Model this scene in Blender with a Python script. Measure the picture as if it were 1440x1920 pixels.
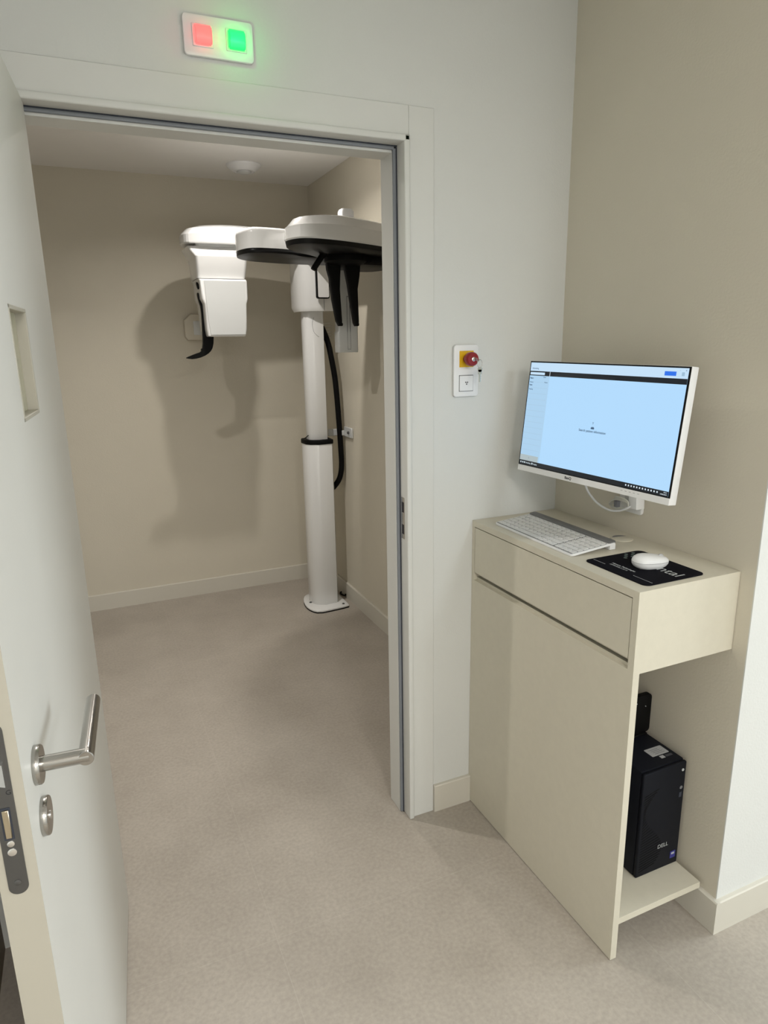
import bpy, bmesh, math, random
from mathutils import Vector, Matrix
random.seed(4)
for o in list(bpy.data.objects): bpy.data.objects.remove(o)
SC = bpy.context.scene
COL = SC.collection
R = math.radians

# ---------------------------------------------------------------- camera
cam = bpy.data.cameras.new('camera'); cob = bpy.data.objects.new('camera', cam); COL.objects.link(cob)
YAW, PITCH, ROLL = 0.4151, 0.2471, -0.0174
cy, sy, cp, sp = math.cos(YAW), math.sin(YAW), math.cos(PITCH), math.sin(PITCH)
fw = Vector((sy*cp, cy*cp, -sp)); r0 = Vector((cy, -sy, 0)); u0 = r0.cross(fw)
rr = r0*math.cos(ROLL) + u0*math.sin(ROLL); uu = u0*math.cos(ROLL) - r0*math.sin(ROLL)
cob.matrix_world = Matrix(((rr.x, uu.x, -fw.x, -1.4074), (rr.y, uu.y, -fw.y, -1.7738), (rr.z, uu.z, -fw.z, 1.5703), (0, 0, 0, 1)))
cam.sensor_fit = 'VERTICAL'; cam.sensor_height = 36; cam.lens = 36*1262.5/1920; cam.clip_start = .02
SC.camera = cob

# ---------------------------------------------------------------- world, light, exposure
SC.view_settings.view_transform = 'Standard'; SC.view_settings.look = 'None'
SC.view_settings.gamma = 1; SC.view_settings.use_curve_mapping = False
SC.view_settings.exposure = 0.0
W = bpy.data.worlds.new('world'); SC.world = W; W.use_nodes = True
W.node_tree.nodes['Background'].inputs[0].default_value = (.75, .86, 1, 1)
W.node_tree.nodes['Background'].inputs[1].default_value = 1.0

def area(name, loc, rot, sx, sy_, power, color, shape='RECTANGLE', spread=180):
    l = bpy.data.lights.new(name, 'AREA'); l.shape = shape; l.size = sx; l.size_y = sy_
    l.energy = power; l.color = color; l.spread = R(spread)
    o = bpy.data.objects.new(name, l); COL.objects.link(o); o.location = loc; o.rotation_euler = rot
    return o
COOL = (.88, .955, 1.0); NEUT = (1.0, .955, .90); WARM = (1.0, .90, .78)
area('hall_area_light', (.30, -3.3, 2.465), (0, 0, 0), .40, .40, 30, COOL)
area('hall_area_light', (-1.2, -3.3, 2.465), (0, 0, 0), .55, .55, 56, NEUT)  # added rear fill, brightens the beige wall and the desk front
area('window_daylight', (3.9, -1.75, 1.45), (0, R(90), 0), 1.5, 1.4, 100, (.86, .95, 1.0))
area('xray_downlight', (-.68, 1.40, 2.485), (0, 0, 0), .05, .05, 8.5, NEUT, 'DISK', 150)
area('xray_downlight', (-1.35, .75, 2.485), (0, 0, 0), .05, .05, 11, NEUT, 'DISK', 135)

# ---------------------------------------------------------------- materials
def mat(name, color, rough=.5, metal=0, bump=0, bscale=200, var=0, vscale=6, emit=None, estr=1, coat=0, spec=.5, trans=0, stretch=None):
    m = bpy.data.materials.new(name); m.use_nodes = True; nt = m.node_tree; b = nt.nodes['Principled BSDF']
    b.inputs['Base Color'].default_value = (*color, 1); b.inputs['Roughness'].default_value = rough
    b.inputs['Metallic'].default_value = metal; b.inputs['Specular IOR Level'].default_value = spec
    b.inputs['Coat Weight'].default_value = coat; b.inputs['Transmission Weight'].default_value = trans
    tc = nt.nodes.new('ShaderNodeTexCoord'); src = tc.outputs['Object']
    if stretch:
        mp = nt.nodes.new('ShaderNodeMapping'); mp.inputs['Scale'].default_value = stretch
        nt.links.new(src, mp.inputs['Vector']); src = mp.outputs['Vector']
    if emit:
        b.inputs['Emission Color'].default_value = (*emit, 1); b.inputs['Emission Strength'].default_value = estr
    if bump:
        n = nt.nodes.new('ShaderNodeTexNoise'); n.inputs['Scale'].default_value = bscale; n.inputs['Detail'].default_value = 3
        nt.links.new(src, n.inputs['Vector'])
        bp = nt.nodes.new('ShaderNodeBump'); bp.inputs['Strength'].default_value = bump; bp.inputs['Distance'].default_value = .002
        nt.links.new(n.outputs['Fac'], bp.inputs['Height']); nt.links.new(bp.outputs['Normal'], b.inputs['Normal'])
    if var:
        n = nt.nodes.new('ShaderNodeTexNoise'); n.inputs['Scale'].default_value = vscale; n.inputs['Detail'].default_value = 6
        n.inputs['Roughness'].default_value = .6
        nt.links.new(src, n.inputs['Vector'])
        rp = nt.nodes.new('ShaderNodeValToRGB'); rp.color_ramp.elements[0].position = .3; rp.color_ramp.elements[1].position = .7
        rp.color_ramp.elements[0].color = (*[c*(1-var) for c in color], 1); rp.color_ramp.elements[1].color = (*[min(1, c*(1+var)) for c in color], 1)
        nt.links.new(n.outputs['Fac'], rp.inputs['Fac']); nt.links.new(rp.outputs['Color'], b.inputs['Base Color'])
    return m

M = {}
WALLC = (.63, .585, .485)
M['wall'] = mat('wall_paint', WALLC, .72, bump=.25, bscale=160, var=.015, vscale=3)
M['wall_white'] = mat('wall_paint_pale', (.665, .67, .645), .72, bump=.25, bscale=160, var=.015, vscale=3)
M['ceiling'] = mat('ceiling_paint', (.84, .82, .785), .85, bump=.1, bscale=120, var=.01)
M['base'] = mat('skirting_paint', (.61, .58, .505), .5, bump=.05, bscale=90, var=.01)
M['frame'] = mat('frame_lacquer', (.665, .665, .635), .42, bump=.04, bscale=80, var=.01)
M['leaf'] = mat('door_lacquer', (.67, .655, .61), .45, bump=.05, bscale=80, var=.01)
M['leaf_edge'] = mat('door_edge_band', (.46, .43, .36), .5, bump=.05, bscale=80, var=.01)
M['pane'] = mat('lead_glass', (.42, .40, .28), .12, var=.02)
M['gasket'] = mat('grey_rubber', (.22, .235, .26), .6, var=.03)
M['gasket_dark'] = mat('dark_gap', (.03, .035, .05), .7, var=.03)
M['brown'] = mat('brown_slab', (.13, .095, .06), .6, var=.15, vscale=9, bump=.1, bscale=60)
M['desk'] = mat('cream_laminate', (.615, .575, .47), .48, var=.02, vscale=40, bump=.04, bscale=300)
M['desk_gap'] = mat('shadow_gap', (.05, .045, .035), .8, var=.02)
M['white'] = mat('white_plastic', (.80, .80, .80), .35, var=.01)
M['white_gloss'] = mat('white_gloss_shell', (.78, .78, .77), .16, var=.005, coat=.5)
M['light_grey'] = mat('light_grey_shell', (.60, .61, .60), .3, var=.01)
M['black'] = mat('black_plastic', (.004, .004, .004), .55, spec=.12, var=.1)
M['black_gloss'] = mat('black_gloss', (.004, .004, .004), .4, spec=.2, var=.1)
M['tower'] = mat('tower_black', (.004, .005, .009), .6, spec=.2, bump=.1, bscale=400, var=.1)
M['steel'] = mat('brushed_steel', (.40, .385, .36), .22, 1, bump=.1, bscale=60, var=.06, vscale=30, stretch=(1, 1, 14))
M['steel_dull'] = mat('satin_lock_plate', (.15, .15, .15), .42, 1, bump=.05, bscale=200, var=.05)
M['steel_light'] = mat('bright_steel', (.75, .74, .72), .25, 1, var=.04)
M['brass'] = mat('key_metal', (.55, .48, .36), .3, 1, var=.05)
M['yellow'] = mat('yellow_plate', (.78, .47, .01), .4, var=.02)
M['red'] = mat('red_button', (.24, .008, .012), .28, var=.04)
M['red_lamp'] = mat('red_lamp', (.8, .1, .1), .3, emit=(1.0, .13, .12), estr=1.5)
M['green_lamp'] = mat('green_lamp', (.05, .7, .25), .3, emit=(.0, 1.0, .03), estr=4)
M['dark_line'] = mat('dark_ink', (.02, .02, .025), .6, var=.02)
M['grey_ink'] = mat('grey_ink', (.16, .16, .17), .6, var=.02)
M['kb_bar'] = mat('keyboard_bar_grey', (.15, .15, .15), .4, var=.03)
M['key'] = mat('key_cap', (.70, .70, .69), .5, var=.01)
M['kb_base'] = mat('keyboard_base', (.22, .22, .22), .5, var=.01)
M['pad'] = mat('pad_cloth', (.005, .005, .008), .85, spec=.08, bump=.1, bscale=900, var=.1)
M['pad_ink'] = mat('pad_print', (.45, .47, .47), .6, var=.02)
M['pad_ink_dim'] = mat('pad_print_dim', (.10, .14, .13), .6, var=.02)
M['cable_white'] = mat('white_cable', (.72, .72, .72), .4, var=.01)
M['clear'] = mat('clear_bag', (.55, .54, .48), .2, var=.05)
M['sticker'] = mat('paper_sticker', (.42, .42, .42), .5, var=.02)
M['blue_sticker'] = mat('blue_sticker', (.03, .03, .22), .4, var=.05)
M['screen'] = mat('screen_glow', (.02, .02, .02), .55, spec=.2, emit=(.44, .70, .97), estr=1.0)
M['screen_bar'] = mat('screen_title_bar', (.02, .02, .02), .55, spec=.2, emit=(.55, .74, .92), estr=1.0)
M['screen_side'] = mat('screen_side_panel', (.02, .02, .02), .55, spec=.2, emit=(.41, .63, .84), estr=1.0)
M['screen_box'] = mat('screen_grey_box', (.02, .02, .02), .55, spec=.2, emit=(.42, .50, .52), estr=1.0)
M['screen_line'] = mat('screen_rule', (.02, .02, .02), .55, spec=.2, emit=(.33, .50, .66), estr=1.0)
M['screen_dark'] = mat('screen_dark_bar', (.01, .012, .015), .25, emit=(.004, .006, .010), estr=1.0)
M['screen_blue'] = mat('screen_button', (.02, .02, .02), .55, spec=.2, emit=(.02, .16, .80), estr=1.0)
M['screen_text'] = mat('screen_text', (.02, .03, .05), .4, emit=(.03, .07, .14), estr=1.0)
M['screen_lite'] = mat('screen_icons', (.2, .2, .2), .4, emit=(.55, .65, .72), estr=1.0)

# floor: large stone-look vinyl tiles with faint joints
def floor_mat():
    m = bpy.data.materials.new('stone_vinyl'); m.use_nodes = True; nt = m.node_tree; b = nt.nodes['Principled BSDF']; L = nt.links.new
    tc = nt.nodes.new('ShaderNodeTexCoord')
    n1 = nt.nodes.new('ShaderNodeTexNoise'); n1.inputs['Scale'].default_value = 2.6; n1.inputs['Detail'].default_value = 9; n1.inputs['Roughness'].default_value = .62
    n2 = nt.nodes.new('ShaderNodeTexNoise'); n2.inputs['Scale'].default_value = 90; n2.inputs['Detail'].default_value = 5
    for n in (n1, n2): L(tc.outputs['Object'], n.inputs['Vector'])
    r1 = nt.nodes.new('ShaderNodeValToRGB'); e = r1.color_ramp.elements
    e[0].position = .32; e[0].color = (.385, .343, .292, 1); e[1].position = .68; e[1].color = (.472, .425, .367, 1)
    L(n1.outputs['Fac'], r1.inputs['Fac'])
    r2 = nt.nodes.new('ShaderNodeValToRGB'); e = r2.color_ramp.elements
    e[0].position = .3; e[0].color = (.84, .84, .84, 1); e[1].position = .7; e[1].color = (1, 1, 1, 1)
    L(n2.outputs['Fac'], r2.inputs['Fac'])
    mx = nt.nodes.new('ShaderNodeMix'); mx.data_type = 'RGBA'; mx.blend_type = 'MULTIPLY'; mx.inputs[0].default_value = 1
    L(r1.outputs['Color'], mx.inputs[6]); L(r2.outputs['Color'], mx.inputs[7])
    mp = nt.nodes.new('ShaderNodeMapping'); mp.inputs['Location'].default_value = (1.09+9, .28+9, 0)
    L(tc.outputs['Object'], mp.inputs['Vector'])
    br = nt.nodes.new('ShaderNodeTexBrick'); br.offset = 0; br.inputs['Scale'].default_value = 1
    br.inputs['Brick Width'].default_value = .9; br.inputs['Row Height'].default_value = .9; br.inputs['Mortar Size'].default_value = .0012
    br.inputs['Mortar Smooth'].default_value = .3
    L(mp.outputs['Vector'], br.inputs['Vector'])
    k = nt.nodes.new('ShaderNodeMath'); k.operation = 'MULTIPLY'; k.inputs[1].default_value = .11; L(br.outputs['Fac'], k.inputs[0])
    m2 = nt.nodes.new('ShaderNodeMix'); m2.data_type = 'RGBA'; L(k.outputs[0], m2.inputs[0]); L(mx.outputs[2], m2.inputs[6]); m2.inputs[7].default_value = (.72, .68, .6, 1)
    L(m2.outputs[2], b.inputs['Base Color']); b.inputs['Roughness'].default_value = .42; b.inputs['Specular IOR Level'].default_value = .35
    bp = nt.nodes.new('ShaderNodeBump'); bp.inputs['Strength'].default_value = .12; bp.inputs['Distance'].default_value = .001
    L(n2.outputs['Fac'], bp.inputs['Height']); L(bp.outputs['Normal'], b.inputs['Normal'])
    return m
M['floor'] = floor_mat()

# ---------------------------------------------------------------- mesh helpers
def box(bm, x0, y0, z0, x1, y1, z1, bev=0, seg=2):
    x0, x1 = min(x0, x1), max(x0, x1); y0, y1 = min(y0, y1), max(y0, y1); z0, z1 = min(z0, z1), max(z0, z1)
    vs = [bm.verts.new(c) for c in ((x0,y0,z0),(x1,y0,z0),(x1,y1,z0),(x0,y1,z0),(x0,y0,z1),(x1,y0,z1),(x1,y1,z1),(x0,y1,z1))]
    fs = [bm.faces.new([vs[i] for i in f]) for f in ((3,2,1,0),(4,5,6,7),(0,1,5,4),(1,2,6,5),(2,3,7,6),(3,0,4,7))]
    if bev:
        es = list({e for f in fs for e in f.edges})
        bmesh.ops.bevel(bm, geom=es, offset=bev, segments=seg, affect='EDGES', profile=.5)
    return vs
def prism(bm, pts, a0, a1, axis='z', bev=0, seg=2, bev_top=None):
    """extrude a 2D polygon along an axis; axis z: pts=(x,y); y: pts=(x,z); x: pts=(y,z)"""
    def P(p, a): return (p[0], p[1], a) if axis == 'z' else ((p[0], a, p[1]) if axis == 'y' else (a, p[0], p[1]))
    lo = [bm.verts.new(P(p, a0)) for p in pts]; hi = [bm.verts.new(P(p, a1)) for p in pts]; n = len(pts)
    f0 = bm.faces.new(lo[::-1]); f1 = bm.faces.new(hi)
    fs = [f0, f1] + [bm.faces.new((lo[i], lo[(i+1) % n], hi[(i+1) % n], hi[i])) for i in range(n)]
    for f in fs: f.normal_update()
    bmesh.ops.recalc_face_normals(bm, faces=fs)
    if not bev and not bev_top and n > 4: bmesh.ops.triangulate(bm, faces=[f0, f1])
    if bev_top: bmesh.ops.bevel(bm, geom=list(f1.edges), offset=bev_top, segments=5, affect='EDGES', profile=.5)
    if bev: bmesh.ops.bevel(bm, geom=list(set(list(f0.edges)+list(f1.edges))) if not bev_top else list(f0.edges), offset=bev, segments=seg, affect='EDGES', profile=.5)
def rrect(x0, y0, x1, y1, r, n=6):
    out = []
    for cx, cy_, a in ((x1-r, y1-r, 0), (x0+r, y1-r, 90), (x0+r, y0+r, 180), (x1-r, y0+r, 270)):
        for i in range(n+1):
            t = R(a+90*i/n); out.append((cx+r*math.cos(t), cy_+r*math.sin(t)))
    return out
def smooth_poly(pts, it=2):
    for _ in range(it):
        q = []
        for i in range(len(pts)):
            a, b = pts[i], pts[(i+1) % len(pts)]
            q += [(a[0]*.75+b[0]*.25, a[1]*.75+b[1]*.25), (a[0]*.25+b[0]*.75, a[1]*.25+b[1]*.75)]
        pts = q
    return pts
def ring_loft(bm, rings, cap=True):
    vr = [[bm.verts.new(p) for p in r] for r in rings]; n = len(vr[0]); fs = []
    for a, b in zip(vr, vr[1:]):
        for i in range(n): fs.append(bm.faces.new((a[i], a[(i+1) % n], b[(i+1) % n], b[i])))
    if cap: fs.append(bm.faces.new(vr[0][::-1])); fs.append(bm.faces.new(vr[-1]))
    bmesh.ops.recalc_face_normals(bm, faces=fs)
def lathe(bm, prof, c, axis, n=32):
    """prof: (radius, distance along axis) pairs"""
    a = Vector(axis).normalized(); u = a.orthogonal().normalized(); v = a.cross(u); c = Vector(c)
    ring_loft(bm, [[c+a*h+(u*math.cos(2*math.pi*i/n)+v*math.sin(2*math.pi*i/n))*max(r, 1e-4) for i in range(n)] for r, h in prof])
def cyl(bm, p0, p1, r, n=24, bev=0):
    d = (Vector(p1)-Vector(p0)); L = d.length
    pr = [(r, 0), (r, L)] if not bev else [(r-bev, 0), (r, bev), (r, L-bev), (r-bev, L)]
    lathe(bm, pr, p0, d, n)
def tube(bm, pts, r, n=10, closed=False, sub=6):
    P = [Vector(p) for p in pts]
    if sub > 1:
        Q = []; m = len(P)
        rng = range(m) if closed else range(m-1)
        for i in rng:
            p0, p1, p2, p3 = (P[(i-1) % m], P[i], P[(i+1) % m], P[(i+2) % m]) if closed else (P[max(i-1, 0)], P[i], P[i+1], P[min(i+2, m-1)])
            for k in range(sub):
                t = k/sub; Q.append(.5*((2*p1)+(p2-p0)*t+(2*p0-5*p1+4*p2-p3)*t*t+(3*p1-p0-3*p2+p3)*t**3))
        if not closed: Q.append(P[-1])
        P = Q
    m = len(P); rings = []; up = None
    for i in range(m):
        d = (P[(i+1) % m]-P[(i-1) % m]) if closed else (P[min(i+1, m-1)]-P[max(i-1, 0)])
        d.normalize()
        if up is None: up = d.orthogonal().normalized()
        up = (up-d*up.dot(d)).normalized(); v = d.cross(up)
        rings.append([P[i]+(up*math.cos(2*math.pi*k/n)+v*math.sin(2*math.pi*k/n))*r for k in range(n)])
    if closed:
        rings.append(rings[0][:]); ring_loft(bm, rings, cap=False); bmesh.ops.remove_doubles(bm, verts=bm.verts[:], dist=1e-6)
    else: ring_loft(bm, rings)

def obj(name, fn, m, parent=None, label=None, world=True, smooth=40, kind=None):
    """fn(bm) fills ONE mesh; world=True means the shape is given in room coordinates"""
    bm = bmesh.new(); fn(bm); bm.normal_update()
    if parent is not None and world: bmesh.ops.translate(bm, verts=bm.verts[:], vec=-Vector(parent.get('_o', (0, 0, 0))))
    for f in bm.faces: f.smooth = True
    for e in bm.edges:
        if len(e.link_faces) != 2 or e.calc_face_angle(0) > R(smooth): e.smooth = False
    me = bpy.data.meshes.new(name); bm.to_mesh(me); bm.free()
    for mm in (m if isinstance(m, (list, tuple)) else [m]): me.materials.append(mm)
    o = bpy.data.objects.new(name, me); COL.objects.link(o)
    if parent is not None: o.parent = parent
    if label: o['label'] = label
    if kind: o['kind'] = kind
    return o
ROOTS = []
def thing(name, label, cat, loc=(0, 0, 0), group=None):
    o = bpy.data.objects.new(name, None); COL.objects.link(o); o.location = loc; o.empty_display_size = .05
    o['_o'] = list(loc); ROOTS.append(o); o['label'] = label; o['category'] = cat
    if group: o['group'] = group
    return o
def sroot(name, label, loc=(0, 0, 0)):
    o = bpy.data.objects.new(name, None); COL.objects.link(o); o.location = loc; o['_o'] = list(loc); ROOTS.append(o)
    o['kind'] = 'structure'; o['label'] = label; return o
def tag(o, label, cat): o['label'] = label; o['category'] = cat; return o
def sub(name, fn, m, part, root, label=None, world=True):
    o = obj(name, fn, m, root, label, world); o.parent = part; return o
def struct(name, fn, m, label, smooth=30):
    o = obj(name, fn, m, smooth=smooth); o['kind'] = 'structure'; o['label'] = label; return o
def text_mesh(s, size, depth=.0002, align='CENTER', bold=0, shear=0):
    c = bpy.data.curves.new('t', 'FONT'); c.body = s; c.size = size; c.extrude = depth; c.align_x = align; c.align_y = 'CENTER'; c.offset = bold; c.shear = shear
    o = bpy.data.objects.new('t', c); COL.objects.link(o)
    dg = bpy.context.evaluated_depsgraph_get(); me = bpy.data.meshes.new_from_object(o.evaluated_get(dg))
    bpy.data.objects.remove(o); return me
def text(name, s, size, m, parent, X, Y, org, **k):
    """writing lying in the plane of unit axes X (reading direction) and Y (up), at org in the parent's space"""
    me = text_mesh(s, size, **k); X = Vector(X).normalized(); Y = Vector(Y).normalized(); Z = X.cross(Y)
    me.transform(Matrix(((X.x, Y.x, Z.x, org[0]), (X.y, Y.y, Z.y, org[1]), (X.z, Y.z, Z.z, org[2]), (0, 0, 0, 1))))
    me.materials.clear(); me.materials.append(m); me.name = name
    o = bpy.data.objects.new(name, me); COL.objects.link(o); o.parent = parent; return o

# ================================================================ the setting
H = 2.5; YB = 2.49; T = .115; JL = -1.483
struct('floor', lambda b: box(b, -2.6, -4.1, -.1, 4.2, 2.7, 0), M['floor'], 'beige stone-look vinyl floor running through the doorway')
struct('ceiling', lambda b: box(b, -2.6, -4.1, H, 4.2, 2.7, H+.1), M['ceiling'], 'white ceiling')
def fwall(b):
    box(b, -2.6, 0, 0, JL, T, H); box(b, -.5368, 0, 0, 0, T, H); box(b, JL, 0, 2.10, -.5368, T, H)
struct('wall_front', fwall, M['wall_white'], 'pale wall around the doorway to the x-ray room')
def rwall(b): box(b, 0, -.752, 0, .16, 2.6, H)
struct('wall_right', rwall, M['wall'], 'beige wall behind the monitor and along the x-ray room')
struct('wall_corridor', lambda b: (box(b, 0, -.755, 0, .16, -.752, H), box(b, .16, -.755, 0, 4.2, -.6, H)), M['wall_white'], 'brightly lit white wall past the corner at the far right')
struct('wall_back', lambda b: box(b, -2.6, YB, 0, 0, YB+.1, H), M['wall'], 'beige rear wall of the x-ray room')
struct('wall_left', lambda b: box(b, -2.6, -4.1, 0, -2.5, 2.7, H), M['wall_white'], 'left wall hidden behind the open door')
struct('wall_rear', lambda b: box(b, -2.6, -4.1, 0, 4.2, -4.0, H), M['wall_white'], 'hall wall behind the camera')
def ewall(b):
    box(b, 4.0, -4.1, 0, 4.1, -2.5, H); box(b, 4.0, -1.0, 0, 4.1, -.6, H); box(b, 4.0, -2.5, 0, 4.1, -1.0, .75); box(b, 4.0, -2.5, 2.15, 4.1, -1.0, H)
struct('wall_end', ewall, M['wall_white'], 'corridor end wall with the window')
struct('dark_stand_in', lambda b: box(b, -1.80, -.55, 0, -1.765, 0, 2.2), M['brown'], 'dark brown stand-in slab behind the open door at the left edge')  # added stand-in slab that gives the dark band behind the leaf
# skirting boards, 10 cm high with a bevelled top
def skirt(p0, p1, nrm):
    def f(b):
        t = .013; d = Vector((p1[0]-p0[0], p1[1]-p0[1], 0)); L = d.length; d.normalize(); n = Vector((*nrm, 0))
        prof = [(0, 0), (t, 0), (t, .097), (t-.003, .1), (0, .1)]
        ring_loft(b, [[Vector((p0[0], p0[1], 0))+d*s+n*q+Vector((0, 0, z)) for q, z in prof] for s in (0, L)])
    return f
struct('baseboard_front', skirt((-.461, 0), (-.3205, 0), (0, -1)), M['base'], 'skirting board between the door frame and the desk')
struct('baseboard_right', skirt((0, -.768), (0, 0), (-1, 0)), M['base'], 'skirting board under the desk')
struct('baseboard_corridor', skirt((0, -.755), (4.0, -.755), (0, -1)), M['base'], 'skirting board along the white wall at the right')
struct('baseboard_back', skirt((-2.5, YB), (0, YB), (0, -1)), M['base'], 'skirting board at the rear wall of the x-ray room')
struct('baseboard_xray', skirt((0, T), (0, YB), (-1, 0)), M['base'], 'skirting board behind the x-ray column')

# door frame: flat architrave, rounded rebate frame, grey seal
fr = sroot('trim_1', 'cream door frame with a grey rubber seal around the opening')
def archi(b):
    box(b, -.5368, -.004, 0, -.461, .0, 2.1717, .0012, 1)
    box(b, JL-.0758, -.004, 0, JL, .0, 2.1717, .0012, 1)
    box(b, JL, -.004, 2.10, -.5368, .0, 2.1717, .0012, 1)
obj('architrave', archi, M['frame'], fr)
def frame(b):
    for s, e in ((1, -.5368), (-1, JL)):
        box(b, e, -.013, 0, e-s*.0172, .045, 2.10, .004, 3)        # nose of the frame
        box(b, e, .045, 0, e-s*.029, T+.004, 2.08, .001, 1)         # stop and lining
    box(b, JL, -.013, 2.083, -.5368, .045, 2.10, .004, 3)
    box(b, JL, .045, 2.066, -.5368, T+.004, 2.10, .001, 1)
obj('door_lining', frame, M['frame'], fr)
def seal(b):
    for s, e in ((1, -.554), (-1, JL+.0172)): box(b, e, .0365, 0, e-s*.0105, .0448, 2.083, .003, 3)
    box(b, JL+.0172, .0365, 2.0725, -.554, .0448, 2.083, .003, 3)
obj('seal', seal, M['gasket'], fr, label='grey rubber seal')
def seal2(b):
    for s, e in ((1, -.554), (-1, JL+.0172)): box(b, e, .0342, 0, e-s*.0025, .0366, 2.083)
    box(b, JL+.0172, .0342, 2.0805, -.554, .0366, 2.083)
obj('seal_groove', seal2, M['gasket_dark'], fr, label='dark groove beside the seal')
obj('strike_plate', lambda b: prism(b, rrect(.006, .985, .030, 1.115, .004), -.5552, -.5540, 'x'), M['steel_light'], fr, label='narrow steel strike plate')
def strk(b):
    box(b, -.5553, .011, 1.068, -.5556, .024, 1.10); box(b, -.5553, .011, 1.0, -.5556, .024, 1.03)
obj('strike_slot', strk, M['dark_line'], fr, label='dark slots of the strike plate')

# open door leaf, hinged at the left jamb
PHI = R(4.5)
door = sroot('door_1', 'white door standing open towards the camera', (-1.452, -.006, 0)); door['_o'] = [0, 0, 0]
door.rotation_euler = (0, 0, math.atan2(-math.cos(PHI), -math.sin(PHI)))
LW, LT, LH = .937, .045, 2.085
wx0, wx1, wz0, wz1 = .372, .545, 1.455, 1.638
def leaf(b):
    z0 = .008
    # skins as rectangles with a square hole, solid inside
    def P(x0, z0_, x1, z1): box(b, x0, -LT, z0_, x1, 0, z1)
    P(-.030, z0, wx0, LH); P(wx1, z0, LW-.0006, LH); P(wx0, z0, wx1, wz0); P(wx0, wz1, wx1, LH)
obj('door_panel', leaf, M['leaf'], door, world=False)
obj('edge_band', lambda b: box(b, LW-.0006, -LT, .008, LW, 0, LH), M['leaf_edge'], door, label='cream edge of the door', world=False)
wf = obj('viewing_window', lambda b: (box(b, wx0, -.0185, wz0, wx0+.007, 0.001, wz1, .001, 1), box(b, wx1-.007, -.0185, wz0, wx1, 0.001, wz1, .001, 1),
     box(b, wx0, -.0185, wz0, wx1, 0.001, wz0+.007, .001, 1), box(b, wx0, -.0185, wz1-.007, wx1, 0.001, wz1, .001, 1)), M['leaf_edge'], door, world=False)
sub('pane', lambda b: box(b, wx0+.0005, -.026, wz0, wx1-.0005, -.0165, wz1), M['pane'], wf, door, 'greenish shielding glass', False)
LD, LZ, LO = .862, 1.034, .063
ros = obj('handle_rosette', lambda b: lathe(b, [(.0255, 0), (.026, .001), (.026, .0075), (.0248, .009), (.012, .009)], (LD, 0, LZ), (0, 1, 0), 48), M['steel'], door, 'round steel rosette', False)
def lever(b):
    r = .0104
    lathe(b, [(r, .004), (r, LO+.004), ], (LD, 0, LZ), (0, 1, 0), 24)
    lathe(b, [(r-.001, 0), (r, .001), (r, .165), (r-.001, .166)], (LD+.0095, LO, LZ), (-1, 0, 0), 24)
sub('lever_handle', lever, M['steel'], ros, door, 'brushed steel lever handle', False)
esc = obj('lock_rosette', lambda b: lathe(b, [(.0255, 0), (.026, .001), (.026, .0075), (.0248, .009), (.0, .0095)], (LD+.002, 0, LZ-.077), (0, 1, 0), 48), M['steel'], door, 'round steel lock rosette', False)
sub('emergency_slot', lambda b: lathe(b, [(.006, 0), (.006, .0015), (.004, .002)], (LD+.002, .0093, LZ-.077), (0, 1, 0), 20), M['steel_light'], esc, door, world=False)
lp = obj('lock_plate', lambda b: prism(b, [(p[0], p[1]) for p in rrect(-.035, .905, -.0125, 1.143, .0112, 8)], LW-.0005, LW+.0015, 'x'), M['steel_dull'], door, 'dark grey lock face plate', False)
sub('bolt_slot', lambda b: prism(b, rrect(-.030, .985, -.0185, 1.030, .001), LW+.0015, LW+.0019, 'x'), M['gasket_dark'], lp, door, world=False)
sub('dead_bolt', lambda b: box(b, LW, -.0278, .988, LW+.004, -.0205, 1.027, .0008, 1), M['brass'], lp, door, world=False)
sub('latch_bolt', lambda b: prism(b, [(LW, -.029), (LW+.003, -.029), (LW+.009, -.0175), (LW, -.0175)], 1.062, 1.092, 'z'), M['steel_light'], lp, door, world=False)
for z, r in ((.979, .0042), (.967, .0052), (.922, .0042), (1.128, .0042)):
    s = sub('screw', lambda b: lathe(b, [(r, 0), (r, .0006), (r*.7, .001)], (LW+.0015, -.024, z), (1, 0, 0), 16), M['steel_light'] if z > .93 else M['steel_dull'], lp, door, world=False)
text('lock_mark', 'G', .009, M['dark_line'], door, (0, 1, 0), (0, 0, 1), (LW+.0016, -.017, 1.050)).parent = lp
ROOT_DOOR = door

# corridor window, out of view at the far right
w1 = sroot('window_1', 'corridor window beyond the right edge')
def wfr(b):
    box(b, 3.98, -2.5, .75, 4.06, -2.45, 2.15); box(b, 3.98, -1.05, .75, 4.06, -1.0, 2.15); box(b, 3.98, -2.5, .75, 4.06, -1.0, .80); box(b, 3.98, -2.5, 2.10, 4.06, -1.0, 2.15); box(b, 3.98, -1.775, .75, 4.06, -1.725, 2.15)
obj('window_frame', wfr, M['frame'], w1)

# ================================================================ desk cabinet
dk = thing('desk_cabinet', 'tall narrow cream desk cabinet with a drawer, standing in the corner beside the door', 'cabinet', (-.16, -.36, 0))
D, L, HT, HD = .3201, .7129, 1.019, .8155
obj('desk_top', lambda b: box(b, -D, -L, HT-.0185, -.001, -.001, HT), M['desk'], dk)
def carc(b):
    box(b, -D, -L, HD, -.001, -L+.019, HT-.0185)      # right end
    box(b, -D, -.0145, HD, -.001, -.001, HT-.0185)              # left end
    box(b, -D+.012, -L+.019, HD, -.001, -.0145, HD+.016)        # underside
    box(b, -D+.03, -L+.019, HD+.016, -D+.036, -.0145, HT-.0185) # inner front behind the drawer gap
obj('drawer_box', carc, M['desk'], dk)
obj('gap_shadow', lambda b: box(b, -D+.026, -L+.019, HD+.016, -D+.030, -.0145, HT-.0185), M['desk_gap'], dk, label='dark gap around the drawer front')
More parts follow.
